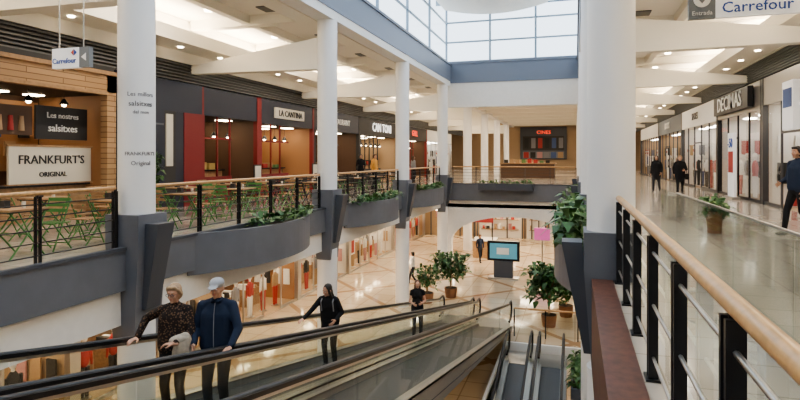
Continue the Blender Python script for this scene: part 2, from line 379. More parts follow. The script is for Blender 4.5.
# ---------------- travelators
MS=.21
def travelator(xc,w,ya,yb,zf,name,slope,outer=M_steelp,zlim=None):
    b=MB()
    def sb(x0,x1,y0,y1,h0,h1,m):
        z=[zf(y0)+h0,zf(y1)+h0,zf(y0)+h1,zf(y1)+h1]
        if zlim is not None: z=[max(q,zlim) for q in z]
        b.hexa([(x0,y0,z[0]),(x1,y0,z[0]),(x1,y1,z[1]),(x0,y1,z[1]),(x0,y0,z[2]),(x1,y0,z[2]),(x1,y1,z[3]),(x0,y1,z[3])],m)
    t=w/2-.18
    sb(xc-t,xc+t,ya,yb,-.05,0,M_tread)
    sb(xc-t-.02,xc+t+.02,ya,yb,-.45,-.05,M_slated)
    for s in (-1,1):
        xi=xc+s*t; xo=xc+s*w/2
        sb(min(xi,xi+s*.03),max(xi,xi+s*.03),ya,yb,-.05,.10,M_steel)
        sb(min(xi,xo),max(xi,xo),ya,yb,.08,.11,M_steelp)
        sb(min(xo-s*.02,xo),max(xo-s*.02,xo),ya,yb,-.6,.11,outer)
        sb(min(xo-s*.01,xo+s*.012),max(xo-s*.01,xo+s*.012),ya,yb,-.27,-.25,M_slated)
        xg=xc+s*(t+.08)
        L=yb-ya; k=max(1,round(L/1.9))
        for i in range(k):
            y0=ya+L*i/k+.008; y1=ya+L*(i+1)/k-.008
            b.add([(xg,y0,zf(y0)+.11),(xg,y1,zf(y1)+.11),(xg,y1,zf(y1)+.88),(xg,y0,zf(y0)+.88)],[(0,1,2,3)],M_glassg)
        sb(xg-.022,xg+.022,ya,yb,.87,.905,M_steel)
        sb(xg-.04,xg+.04,ya,yb,.905,.945,M_rubber)
        b.cyl((xg,ya,zf(ya)+.93),(xg,yb,zf(yb)+.93),.036,n=10,m=M_rubber)
        for ye,dr in ((ya,-1),(yb,1)):
            pts=[(xg,ye,zf(ye)+.93)]; zc=zf(ye)+.93-.33
            for i in range(13):
                a=math.pi/2-math.pi*i/12
                pts.append((xg,ye+dr*(.5+.33*math.cos(a)),zc+.33*math.sin(a)))
            pts.append((xg,ye,zc-.33))
            b.tube(pts,.036,M_rubber)
            b.box(xg-.008,xg+.008,min(ye,ye+dr*.7),max(ye,ye+dr*.7),zf(ye)+.1 if zlim is None else max(zf(ye)+.1,zlim),zf(ye)+.9,M_glassg)
    for ye,dr in ((ya,-1),(yb,1)):
        b.box(xc-w/2,xc+w/2,min(ye,ye+dr*1.2),max(ye,ye+dr*1.2),zf(ye)-.03,zf(ye)+.012,M_steel)
    sb(xc-w/2+.02,xc+w/2-.02,ya,yb,-.62,-.58,outer)
    return b.make(name)
zt=lambda y:-.4-MS*y
T1,T2=-4.43,-2.97
travelator(T1,1.42,-1.9,21.3,zt,'moving_walkway',MS,zlim=ZL-.02)
travelator(T2,1.42,-1.9,21.3,zt,'moving_walkway',MS,zlim=ZL-.02)
ze=lambda y:ZL+.01-MS*(18.9-y)
for xc in (-1.72,-.72): travelator(xc,.95,3,18.2,ze,'moving_walkway',MS)

# ---------------- roof + clerestory
ZR=10.3
b=MB()
b.box(XL-.4,XR+.4,-8,YE+.4,ZR+.24,ZR+.25,M_glassr)
for y in np.arange(-8,YE+.5,B/2): b.box(XL-.3,XR+.3,y-.1,y+.1,ZR-.15,ZR+.2,M_frame)
for x in np.linspace(XL,XR,6): b.box(x-.04,x+.04,-8,YE,ZR+.05,ZR+.2,M_frame)
b.make('ceiling_skylight')
# shallow white curved ceiling panel under the skylight, against the far glazing
b=MB(); N=24; sc0,hw=-4.3,2.9
def sailz(t): return ZR-.2-.42*max(0,1-t*t)
vs=[]
for i in range(N+1):
    t=-1+2*i/N; x=sc0+hw*t
    for y in (26,YE-.3): vs.append((x,y,sailz(t)))
b.add(vs,[(2*i,2*i+2,2*i+3,2*i+1) for i in range(N)],M_white,True)
b.box(sc0-hw,sc0+hw,26,YE-.3,ZR-.2,ZR-.14,M_white)
b.prism([(sc0+hw*(-1+2*i/N),sailz(-1+2*i/N)) for i in range(N+1)],25.96,26,M_frame,'y')
b.make('trim_vault')
def clere(p0,p1,z0,z1,step,name):
    b=MB(); p0=Vector(p0);p1=Vector(p1);d=p1-p0;L=d.length;d.normalize();n=Vector((-d.y,d.x,0));k=round(L/step)
    def bar(q0,q1,za,zb_,t=.05):
        b.hexa([q+n*c*t+Vector((0,0,h)) for h in (za,zb_) for q,c in ((q0,-1),(q1,-1),(q1,1),(q0,1))],M_frame)
    for i in range(k+1):
        p=p0+d*(L*i/k); bar(p-d*.055,p+d*.055,z0,z1)
    for z in (z0,z0+(z1-z0)*.36,z0+(z1-z0)*.72,z1-.08): bar(p0,p1,z,z+.09,.035)
    b.add([p0+Vector((0,0,z0)),p1+Vector((0,0,z0)),p1+Vector((0,0,z1)),p0+Vector((0,0,z1))],[(0,1,2,3)],M_glassr)
    b.make(name)
clere((XL,-8,0),(XL,YE+.2,0),7.0,ZR,B/2,'window_1'); clere((XR,YE+.2,0),(XR,-8,0),7.0,ZR,B/2,'window_2'); clere((XL,YE+.2,0),(XR,YE+.2,0),7.1,ZR,2.55,'window_3')

# ---------------- arch portal, lower level
b=MB(); N=24
xa,xb_=XL+.3,XR-.3; pts=[]
for i in range(N+1):
    t=-math.cos(math.pi*i/N); pts.append(((xa+xb_)/2+t*(xb_-xa)/2,-3.3+1.5*math.sqrt(max(0,1-t*t))))
for (x0,z0),(x1,z1) in zip(pts[:-1],pts[1:]):
    b.hexa([(x0,YE+.1,z0),(x1,YE+.1,z1),(x1,YE+.6,z1),(x0,YE+.6,z0),(x0,YE+.1,-1.1),(x1,YE+.1,-1.1),(x1,YE+.6,-1.1),(x0,YE+.6,-1.1)],M_white)
b.box(XL-.3,XL+.3,YE+.1,YE+.6,ZL,-1.1,M_white); b.box(XR-.3,XR+.3,YE+.1,YE+.6,ZL,-1.1,M_white)
b.make('wall_arch')

# ---------------- shops
def shop(name,s,x,y0,y1,z,ztop,zhead,header,back,frame,kind,light=M_lightn,glaz=True,sign=None,signm=None,signsize=.4,seed=0,dep=3.2,signpanel=None,goods=None):
    random.seed(seed+11)
    goods=goods or CLOTH
    b=MB(); X=lambda d:x+s*d
    face='+x' if s<0 else '-x'
    b.box(X(dep-.05),X(dep),y0,y1,z,zhead,back)
    b.box(X(.05),X(dep),y0,y0+.08,z,zhead,back); b.box(X(.05),X(dep),y1-.08,y1,z,zhead,back)
    b.box(X(.05),X(dep),y0,y1,ztop+.02,ztop+.08,M_shopw if kind!='food' else M_dark)
    b.box(X(0),X(.14),y0,y1,ztop,zhead,header)
    b.box(X(.1),X(dep),y0,y1,z+.001,z+.012,M_mwood if kind=='food' else M_tanw)
    n=max(1,int((y1-y0)/1.6))
    for i in range(n):
        yy=y0+(y1-y0)*(i+.5)/n
        for d in (1.0,2.3): b.box(X(d-.18),X(d+.18),yy-.3,yy+.3,ztop-.02,ztop+.01,light)  # glowing ceiling panels added to brighten the shop interior
    for yy in (y0,y1-.16): b.box(X(-.02),X(.16),yy,yy+.16,z,zhead,frame)
    if glaz:
        k=max(2,round((y1-y0)/1.6)); door=k//2
        for i in range(k):
            ya=y0+.16+(y1-y0-.32)*i/k; yb=y0+.16+(y1-y0-.32)*(i+1)/k
            b.box(X(.03),X(.09),ya-.02,ya+.03,z,ztop,frame)
            if i!=door:
                b.add([(X(.06),ya,z+.1),(X(.06),yb,z+.1),(X(.06),yb,ztop),(X(.06),ya,ztop)],[(0,1,2,3)],M_glasss)
                b.box(X(.02),X(.1),ya,yb,z,z+.1,frame)
                if rnd()<.35:   # window poster: white card with a coloured figure block
                    ym=(ya+yb)/2; b.box(X(.2),X(.22),ym-.35,ym+.35,z+.9,z+2.2,M_shopw); c=random.choice(goods); b.box(X(.19),X(.2),ym-.2,ym+.2,z+1.0,z+1.7,c); b.box(X(.19),X(.2),ym-.28,ym+.28,z+1.9,z+2.05,PAL[0])
            else:
                b.box(X(.02),X(.1),ya,yb,z+2.3,z+2.36,frame)
                b.box(X(.1),X(.9),ya+.02,ya+.05,z+.02,z+2.28,M_glasss)
    if kind=='clothes':
        for zz in (z+.9,z+1.9):
            yy=y0+.3
            b.box(X(dep-.45),X(dep-.4),y0+.3,y1-.3,zz+.62,zz+.65,M_steel)
            while yy<y1-.4:
                h=U(.4,.7); c=random.choice(goods)
                for r in range(random.randint(1,3)):
                    b.box(X(dep-.6),X(dep-.12),yy,yy+U(.03,.06),zz-h+.6,zz+.6,c); yy+=U(.06,.09)
                if rnd()<.15: yy+=.35
        for q in range(5): b.box(X(.4+.5*q),X(.7+.5*q),y1-.21,y1-.16,z+.7,z+1.4,random.choice(goods)); b.box(X(.4+.5*q),X(.7+.5*q),y1-.21,y1-.16,z+1.7,z+2.3,random.choice(goods))
        for yy in np.arange(y0+.8,y1-.5,1.0):
            c=random.choice(goods); c2=random.choice(goods); d=.55
            b.cyl((X(d),yy,z),(X(d),yy,z+.03),.18,n=14,m=M_steel)
            for o in (-.08,.08):
                b.cyl((X(d),yy+o,z+.05),(X(d),yy+o,z+.85),.05,.08,n=8,m=c2)
                b.cyl((X(d),yy+o*2.4,z+1.35),(X(d),yy+o*3,z+.85),.045,.03,n=8,m=c)
            b.ell((X(d),yy,z+1.15),(.11,.18,.33),c,10,7); b.cyl((X(d),yy,z+1.4),(X(d),yy,z+1.55),.04,n=8,m=M_shopw); b.ell((X(d),yy,z+1.63),(.09,.08,.12),M_shopw,10,7)
        for yy in np.arange(y0+1,y1-.8,1.5):
            b.box(X(1.4),X(2.0),yy,yy+.9,z,z+.75,M_mwood)
            for q in range(4): b.box(X(1.45),X(1.95),yy+.05+.2*q,yy+.2+.2*q,z+.75,z+.75+U(.05,.3),random.choice(goods))
    elif kind=='food':
        b.box(X(1.5),X(2.0),y0+.3,y1-.3,z,z+1.05,M_mwood); b.box(X(1.4),X(2.05),y0+.25,y1-.25,z+1.05,z+1.1,M_black)
        yy=y0+.5
        while yy<y1-.6:
            b.box(X(1.5),X(1.9),yy,yy+U(.15,.4),z+1.1,z+1.1+U(.1,.35),random.choice(FOOD+[M_cream])); yy+=U(.4,.7)
        for zz in (1.5,1.9): 
            b.box(X(dep-.35),X(dep-.05),y0+.3,y1-.3,z+zz-.03,z+zz,M_mwood)
            yy=y0+.4
            while yy<y1-.5:
                b.box(X(dep-.3),X(dep-.1),yy,yy+U(.06,.16),z+zz,z+zz+U(.1,.3),random.choice(FOOD)); yy+=U(.12,.3)
        yy=y0+.5
        while yy<y1-.6:
            b.box(X(dep-.1),X(dep-.06),yy,yy+.8,z+2.3,z+2.9,random.choice([M_cream,M_dark,M_dark,M_brown])); yy+=.95
        for q in np.arange(y0+.2,y0+(y1-y0)*.5,.75): b.box(X(.02),X(.08),q,q+.05,z,ztop,frame)
        b.box(X(.02),X(.08),y0+.2,y0+(y1-y0)*.5,z,z+.9,frame); b.box(X(.02),X(.08),y0+.2,y0+(y1-y0)*.5,z+2.2,z+2.26,frame)
        for yy in np.arange(y0+.6,y1-.3,.9):
            b.cyl((X(1.2),yy,ztop),(X(1.2),yy,z+2.55),.008,n=5,m=M_black); b.cyl((X(1.2),yy,z+2.55),(X(1.2),yy,z+2.38),.04,.13,n=12,m=M_black); b.ell((X(1.2),yy,z+2.38),(.06,.06,.06),M_lightw,8,6)
        ym=y1-.9; b.box(X(-.5),X(-.46),ym-.25,ym+.25,z+.5,z+1.3,M_dark); b.box(X(-.52),X(-.5),ym-.2,ym+.2,z+.55,z+1.25,M_cream); b.cyl((X(-.48),ym,z),(X(-.48),ym,z+.5),.02,n=8,m=M_black)
    if sign:
        if signpanel: 
            w=len(sign)*signsize*.36
            b.box(X(-.08),X(.0),(y0+y1)/2-w,(y0+y1)/2+w,(ztop+zhead)/2-signsize*.62,(ztop+zhead)/2+signsize*.62,signpanel)
        b.text(sign,signsize,(X(-.1),(y0+y1)/2,(ztop+zhead)/2-.01),face,signm)
    return b.make(name)
shop('restaurant_storefront',-1,SL,-7,4.5,0,3.3,3.95,M_brown,M_tanw,M_mwood,'food',M_lightw,glaz=False,seed=1)
b=MB(); x=SL; y0,y1=4.6,12.2
b.box(x-.1,x+.12,y0,y1,3.3,3.75,M_lwood); b.box(x-.1,x+.12,y1-.3,y1,0,3.75,M_lwood); b.box(x-.1,x+.12,y0,y0+.3,0,3.75,M_lwood)
b.box(x-.05,x+.2,y0,y1,3.75,3.85,M_mwood); b.box(x-.05,x+.16,y0+.3,y1-.3,3.22,3.3,M_mwood); b.box(x-.1,x+.05,y0,y1,3.85,4.0,M_dark)
b.box(x-2.6,x-2.5,y0,y1,0,3.7,M_brown); b.box(x-2.6,x-.12,y0,y0+.1,0,3.7,M_brown); b.box(x-2.6,x-.12,y1-.1,y1,0,3.7,M_orange); b.box(x-2.6,x-.12,y0,y1,3.25,3.3,M_dark)
b.box(x-.9,x-.5,y0+.6,y1-.4,0,.85,M_mwood); b.box(x-.95,x-.4,y0+.5,y1-.35,.85,.9,M_black)
b.box(x-.55,x-.48,9.65,11.95,.92,1.82,M_cream); 
for z in (.88,1.82): b.box(x-.57,x-.46,9.6,12.0,z,z+.05,M_mwood)
b.text("FRANKFURT'S",.30,(x-.47,10.80,1.50),'+x',M_letk,depth=.008); b.text("ORIGINAL",.17,(x-.47,10.80,1.14),'+x',M_letk,depth=.008)
b.box(x-.62,x-.56,10.4,11.9,2.02,2.85,M_dark); b.text("Les nostres",.2,(x-.55,11.15,2.62),'+x',M_let); b.text("salsitxes",.26,(x-.55,11.15,2.3),'+x',M_let)
b.box(x-2.48,x-2.42,5.2,12.0,1.2,3.1,M_orange)
for i in range(16): b.box(x-2.42,x-2.36,5.4+.4*i,5.7+.4*i,1.6+.5*(i%2),2.0+.5*(i%2),(FOOD+CLOTH)[i])
b.box(x-.62,x-.56,9.0,10.3,2.1,2.8,M_brown)
for i in range(4): b.cyl((x-.55,9.2+.27*i,2.2),(x-.55,9.2+.27*i,2.55),.07,.05,n=8,m=FOOD[i])
for i in range(7):
    yy=y0+.8+i; b.cyl((x-.8,yy,3.25),(x-.8,yy,3.1),.008,n=5,m=M_black); b.cyl((x-.8,yy,3.1),(x-.8,yy,2.95),.03,.12,n=12,m=M_black); b.ell((x-.8,yy,2.95),(.06,.06,.06),M_lightw,8,6)
    b.box(x-2.0,x-1.7,yy-.2,yy+.2,3.22,3.25,M_lightw)  # last box: glowing panel added to brighten the restaurant
b.box(x-.02,x+.04,8.5,8.56,0,3.25,M_dark)
b.make('frankfurter_restaurant_front')
b=MB()
b.box(SL-.05,SL+.1,12.25,15.9,3.0,3.95,M_navy); b.box(SL-.05,SL+.1,12.25,14.1,0,3.0,M_navy); b.box(SL-.05,SL+.1,14.1,14.6,0,3.0,M_dark); b.box(SL-.05,SL+.1,15.0,15.9,0,3.0,M_red); b.box(SL-.05,SL+.08,14.6,15.0,0,3.0,M_navy)
b.box(SL+.1,SL+.13,14.15,14.45,1.3,2.9,M_cream); b.box(SL+.1,SL+.12,12.5,14.0,.4,.5,M_dark); b.box(SL+.1,SL+.12,12.4,14.05,2.55,2.6,M_slate)
b.make('restaurant_side_panel')
shop('restaurant_storefront',-1,SL,15.95,19.6,0,3.0,3.95,M_navy,M_brown,M_red,'food',M_lightw,glaz=False,seed=2)
shop('restaurant_storefront',-1,SL,19.6,24.5,0,2.95,3.95,M_navy,M_orange,M_red,'food',M_lightw,glaz=False,sign="LA CANTINA",signm=M_letk,signsize=.36,seed=3,signpanel=M_cream)
shop('restaurant_storefront',-1,SL,24.5,30.5,0,2.95,3.95,M_navy,M_brown,M_dark,'food',M_lightw,glaz=False,sign="RESTAURANT",signm=M_let,signsize=.42,seed=4)
shop('restaurant_storefront',-1,SL,30.5,38.0,0,2.95,3.95,M_dark,M_tanw,M_dark,'food',M_lightw,glaz=False,sign="CAN TONI",signm=M_letw,signsize=.75,seed=5)
shop('restaurant_storefront',-1,SL,38.0,46.0,0,2.95,3.95,M_dark,M_brown,M_red,'food',M_lightw,glaz=False,sign="GRILL",signm=M_letr,signsize=.6,seed=6)
shop('clothing_storefront',-1,SL,46.0,56.0,0,3.0,3.95,M_white,M_shopw,M_steel,'clothes',glaz=True,seed=7)
shop('clothing_storefront',1,SR,-7,8,0,3.2,4.2,M_white,M_shopw,M_dframe,'clothes',seed=8)
shop('clothing_storefront',1,SR,8,16.6,0,3.2,4.2,M_white,M_shopw,M_dframe,'clothes',sign="MODA",signm=M_letb,signsize=.5,seed=9)
shop('clothing_storefront',1,SR,16.6,21.6,0,3.3,4.2,M_steelp,M_shopw,M_dframe,'clothes',seed=10)
shop('sportswear_storefront',1,SR,21.6,27.8,0,3.2,4.2,M_steelp,M_shopw,M_black,'clothes',seed=12,goods=[PAL[0],PAL[3],PAL[0],PAL[1],PAL[9]])
b=MB(); b.box(SR-.22,SR-.04,22.4,27.4,3.35,4.1,M_black); b.text("DECIMAS",.80,(SR-.24,24.9,3.71),'-x',M_let,sx=1.1); b.make('shop_sign')
shop('clothing_storefront',1,SR,27.8,36.5,0,3.2,4.2,M_white,M_shopw,M_dframe,'clothes',seed=13,sign="SHOES",signm=M_letk,signsize=.5)
shop('clothing_storefront',1,SR,36.5,46,0,3.2,4.2,M_signg,M_tanw,M_dframe,'clothes',seed=14,sign="BOOKS",signm=M_let,signsize=.6)
shop('clothing_storefront',1,SR,46,58,0,3.2,4.2,M_white,M_tanw,M_dframe,'clothes',seed=15)
b=MB(); b.box(SR-.35,SR-.27,23.6,24.5,.1,2.5,M_signw); b.box(SR-.45,SR-.17,23.5,24.6,0,.1,M_steel); b.box(SR-.37,SR-.35,23.75,24.35,1.0,1.8,PAL[0]); b.text("-50",.5,(SR-.38,24.05,2.1),'-x',M_letb); b.make('poster_stand')
b=MB(); b.box(SR-.6,SR-.45,16.9,17.7,2.3,3.6,M_signw); b.box(SR-.45,SR-.03,17.2,17.3,3.3,3.4,M_steel); b.box(SR-.62,SR-.6,17.0,17.6,2.9,3.4,PAL[2]); b.make('projecting_sign')
lw=[(-7,4,M_orange),(4,11,M_tanw),(11,17,M_tanw),(17,23,M_orange),(23,29,M_shopw),(29,37,M_shopw),(37,45.4,M_tanw)]
for i,(a,c,m) in enumerate(lw):
    shop('clothing_storefront',-1,SL,a,c,ZL,-2.75,-2.36,M_red if i==2 else (M_dark if i%2 else M_white),m,M_steel,'clothes',M_lightw,glaz=True,seed=20+i,sign=["MODA","CAFE","SHOES","GIFTS","BOOKS","STYLE","HOME"][i],signm=M_letw if (i%2 or i==2) else M_letr,signsize=.36,goods=WARM)
for i,(a,c,m) in enumerate([(6,16,M_tanw),(16,26,M_shopw),(26,36,M_tanw)]):
    shop('clothing_storefront',1,SR,a,c,ZL,-2.75,-2.36,M_white,m,M_steel,'clothes',M_lightw,seed=40+i,goods=WARM)
random.seed(77)
b=MB()
for x0,x1,m,t,lm,bk in ((-11.5,-7.8,M_white,'CAFE',M_letk,M_tanw),(-7.6,-4,M_dark,'SPORT',M_letw,M_shopw),(-3.8,-2.2,M_red,'GO',M_letw,M_shopw),(-2,3.5,M_gsign,'PARFOIS',M_letw,M_shopw)):
    b.box(x0,x1,45.8,45.95,-2.7,-1.9,m); b.text(t,.55,((x0+x1)/2,45.76,-2.3),'-y',lm)
    b.box(x0+.1,x1-.1,45.85,45.97,ZL,-2.8,bk)
    for zz in (-4.2,-3.4):
        b.box(x0+.3,x1-.3,45.6,45.85,zz-.03,zz,M_mwood)
        q=x0+.4
        while q<x1-.6: b.box(q,q+U(.1,.25),45.65,45.85,zz,zz+U(.2,.55),random.choice(WARM)); q+=U(.3,.5)
    for q in np.arange(x0,x1+.1,(x1-x0)/3): b.box(q-.05,q+.05,45.5,45.6,ZL,-2.7,M_dframe)
    for q in np.arange(x0+.5,x1-.3,1.0): b.box(q,q+.6,45.2,45.4,-2.78,-2.74,M_lightw)
b.make('far_shop_row')
b=MB(); b.box(-6.2,-.9,67.7,67.95,1.4,5.2,M_slated); b.text("CINES",.55,(-3.5,67.65,4.55),'-y',M_letr,sx=1.1); b.box(-5.9,-1.2,67.62,67.7,2.5,4.1,M_dark); b.box(-5.9,-1.2,67.6,67.7,1.5,2.3,M_signg)
for i in range(6): b.box(-5.8+.78*i,-5.2+.78*i,67.58,67.62,1.55,2.25,PAL[(i*3)%10]); b.box(-5.7+.78*i,-5.2+.78*i,67.58,67.62,2.7,3.9,PAL[(3,9,0,3,2,9)[i]])
b.make('wall_poster')
b=MB(); b.box(-5.5,-1.5,44,46.5,0,1.1,M_brown); b.box(-5.6,-1.4,43.9,46.6,1.1,1.16,M_mwood)
for q in np.arange(-5.3,-1.7,.45): b.box(q,q+.3,44.3,44.6,1.16,1.16+U(.1,.35),random.choice(FOOD))
b.make('cafe_counter')

# ---------------- hanging signs
def arrowlogo(b,x,y,z,r):
    b.prism([(x-r,z),(x-.1*r,z+.8*r),(x-.1*r,z-.8*r)],y-.006,y,PAL[0],'y'); b.prism([(x+r,z),(x+.1*r,z+.8*r),(x+.1*r,z-.8*r)],y-.006,y,M_letb,'y')
b=MB(); X,Y,Z=-7.75,7.0,3.16
b.box(X-.36,X+.20,Y,Y+.08,Z-.16,Z+.16,M_signw); b.box(X+.20,X+.40,Y,Y+.08,Z-.16,Z+.16,M_signg); b.text("Carrefour",.12,(X-.1,Y-.01,Z-.05),'-y',M_letb,depth=.004); b.prism([(X+.25,Z),(X+.34,Z+.06),(X+.34,Z-.06)],Y-.01,Y,M_let,'y'); arrowlogo(b,X+.10,Y-.005,Z+.08,.06)
for q in (-.25,.25): b.cyl((X+q,Y+.04,Z+.16),(X+q,Y+.04,5.95),.01,n=6,m=M_steel)
b.make('hanging_sign')
b=MB(); X,Y,Z=2.64,10.4,4.15
b.box(X-.82,X-.42,Y,Y+.1,Z-.28,Z+.28,M_signg); b.box(X-.42,X+.82,Y,Y+.1,Z-.28,Z+.28,M_signw)
b.text("Entrada",.10,(X-.62,Y-.01,Z-.19),'-y',M_let,depth=.004); b.text("Carrefour",.25,(X+.18,Y-.01,Z-.13),'-y',M_letb,depth=.004); arrowlogo(b,X+.6,Y-.005,Z+.13,.10)
b.cyl((X-.62,Y-.01,Z+.04),(X-.62,Y,Z+.04),.13,n=20,m=M_let); b.prism([(X-.69,Z+.06),(X-.55,Z+.06),(X-.62,Z-.03)],Y-.02,Y-.01,M_signg,'y')
for q in (-.6,.6): b.cyl((X+q,Y+.05,Z+.28),(X+q,Y+.05,5.95),.012,n=6,m=M_steel)
b.make('hanging_sign')

# ---------------- bistro furniture
def chair_mesh(m,m2):
    b=MB(); r=.013
    for sx in (-.2,.2):
        b.cyl((sx,-.2,0),(sx,.2,.86),r,n=6,m=m); b.cyl((sx,.22,0),(sx,-.18,.45),r,n=6,m=m)
    for i in range(6): b.box(-.2,.2,-.19+i*.068,-.19+i*.068+.05,.45,.465,m2)
    for z in (.66,.75,.84):
        y=-.2+.4*z/.86; b.box(-.21,.21,y-.01,y+.01,z-.028,z+.028,m2)
    for y,z in ((-.15,.1),(.17,.1)): b.cyl((-.2,y,z),(.2,y,z),.01,n=6,m=m)
    return b.mesh('dining_chair')
def table_mesh():
    b=MB()
    b.box(-.36,.36,-.36,.36,.73,.76,M_mwood); b.box(-.34,.34,-.34,.34,.71,.73,M_dark)
    for sx in (-.3,.3):
        b.cyl((sx,-.3,0),(sx,.3,.71),.014,n=6,m=M_green); b.cyl((sx,.3,0),(sx,-.3,.71),.014,n=6,m=M_green)
    b.cyl((-.3,0,.36),(.3,0,.36),.012,n=6,m=M_green)
    b.cyl((.1,.1,.76),(.1,.1,.86),.03,n=10,m=M_cream); b.box(-.15,-.05,-.1,0,.76,.88,M_dark)
    return b.mesh('bistro_table')
CH=chair_mesh(M_green,M_mwood); CH2=chair_mesh(M_black,M_dark); CH3=chair_mesh(M_green,M_green); TB=table_mesh()
random.seed(5)
for j,y in enumerate(np.arange(6.6,28,2.05)):
    for k,x in enumerate((-8.45,-10.2)):
        place(TB,'bistro_table',(x,y,0),U(-.1,.1))
        c=(CH3 if j%3==0 else CH) if y<15 else CH2
        place(c,'dining_chair',(x+U(-.05,.05),y+.66,0),U(-.25,.25))
        place(c,'dining_chair',(x+U(-.05,.05),y-.66,0),math.pi+U(-.25,.25))
        if (j+k)%2: place(c,'dining_chair',(x-.72,y,0),math.pi/2+U(-.2,.2))

# ---------------- trees / plants
def potplant(name,loc,h,rad,n,L,pot=.3):
    b=MB(); x,y,z=loc
    b.cyl((x,y,z),(x,y,z+.45),pot*.8,pot,n=20,m=M_pot); b.cyl((x,y,z+.4),(x,y,z+.455),pot*.9,n=20,m=M_soil)
    for i in range(4):
        a=i*1.57+.4; tx=x+math.cos(a)*rad*.5; ty=y+math.sin(a)*rad*.5
        b.tube([(x,y,z+.4),(x+math.cos(a)*.06,y+math.sin(a)*.06,z+h*.55),(tx,ty,z+h*.8)],.018,M_mwood,6)
    leaves(b,(x,y,z+h*.70),(rad*.75,rad*.75,h*.26),n,L,M_leaf,droop=.3,up=.8)
    b.make(name)
potplant('potted_ficus_tree',(-5.5,25.5,ZL),2.0,.95,700,.36)
potplant('potted_ficus_tree',(-6.3,24.2,ZL),1.6,.55,300,.3)
potplant('potted_palm',(-.95,22.2,ZL),2.3,.95,560,.5)
potplant('potted_palm',(-.35,23.8,ZL),2.1,.6,300,.5)
potplant('potted_plant',(2.75,13.0,0),.70,.26,110,.28,.16)
potplant('potted_plant',(-11.3,12.9,0),1.7,.25,160,.3,.2)
b=MB(); b.box(-.12,XR-.02,16.6,19.0,ZL-.4,ZL-.1,M_slate); b.box(-.05,XR-.08,16.7,18.9,ZL-.1,ZL-.08,M_soil)
for i in range(7): leaves(b,(.15,16.8+.33*i,ZL),(.15,.15,.15),40,.4,M_leaf)
b.make('planter_box')

b=MB(); x,y=-3.65,30.3
b.box(x-.85,x+.85,y-.12,y+.12,-3.95,-2.9,M_black); b.box(x-.72,x+.72,y-.13,y-.12,-3.83,-3.02,M_screen); b.box(x-.35,x+.3,y-.14,y-.13,-3.6,-3.25,M_let)
b.box(x-.5,x+.5,y-.2,y+.2,ZL,-3.95,M_slated); b.box(x-.8,x+.8,y-.35,y+.35,ZL,ZL+.08,M_steel)
b.make('digital_display_stand')
b=MB(); b.box(-2.3,-1.4,34,34.2,-3.3,-2.6,M_pink); b.cyl((-1.85,34.1,ZL),(-1.85,34.1,-3.3),.05,n=8,m=M_steel); b.cyl((-1.85,34.1,ZL),(-1.85,34.1,ZL+.05),.3,n=16,m=M_steel); b.make('advertising_screen')
b=MB(); b.box(-6.3,-5.0,36,37.5,ZL,-3.8,M_mwood); b.box(-6.4,-4.9,35.9,37.6,-3.8,-3.74,M_white); b.box(-6.3,-5,36,36.1,-2.6,-2.2,M_red)
for q in (-6.25,-5.05): b.cyl((q,36.05,-3.8),(q,36.05,-2.2),.03,n=8,m=M_black)
b.make('sales_kiosk')
b=MB()
for q in (-1.0,-.3,.3):
    b.box(q,q+.55,36,36.6,ZL,-4.1,random.choice([M_navy,M_slate])); b.cyl((q+.27,36.3,-4.1),(q+.27,36.3,-3.6),.2,.15,n=12,m=M_letb)
b.make('play_ride')

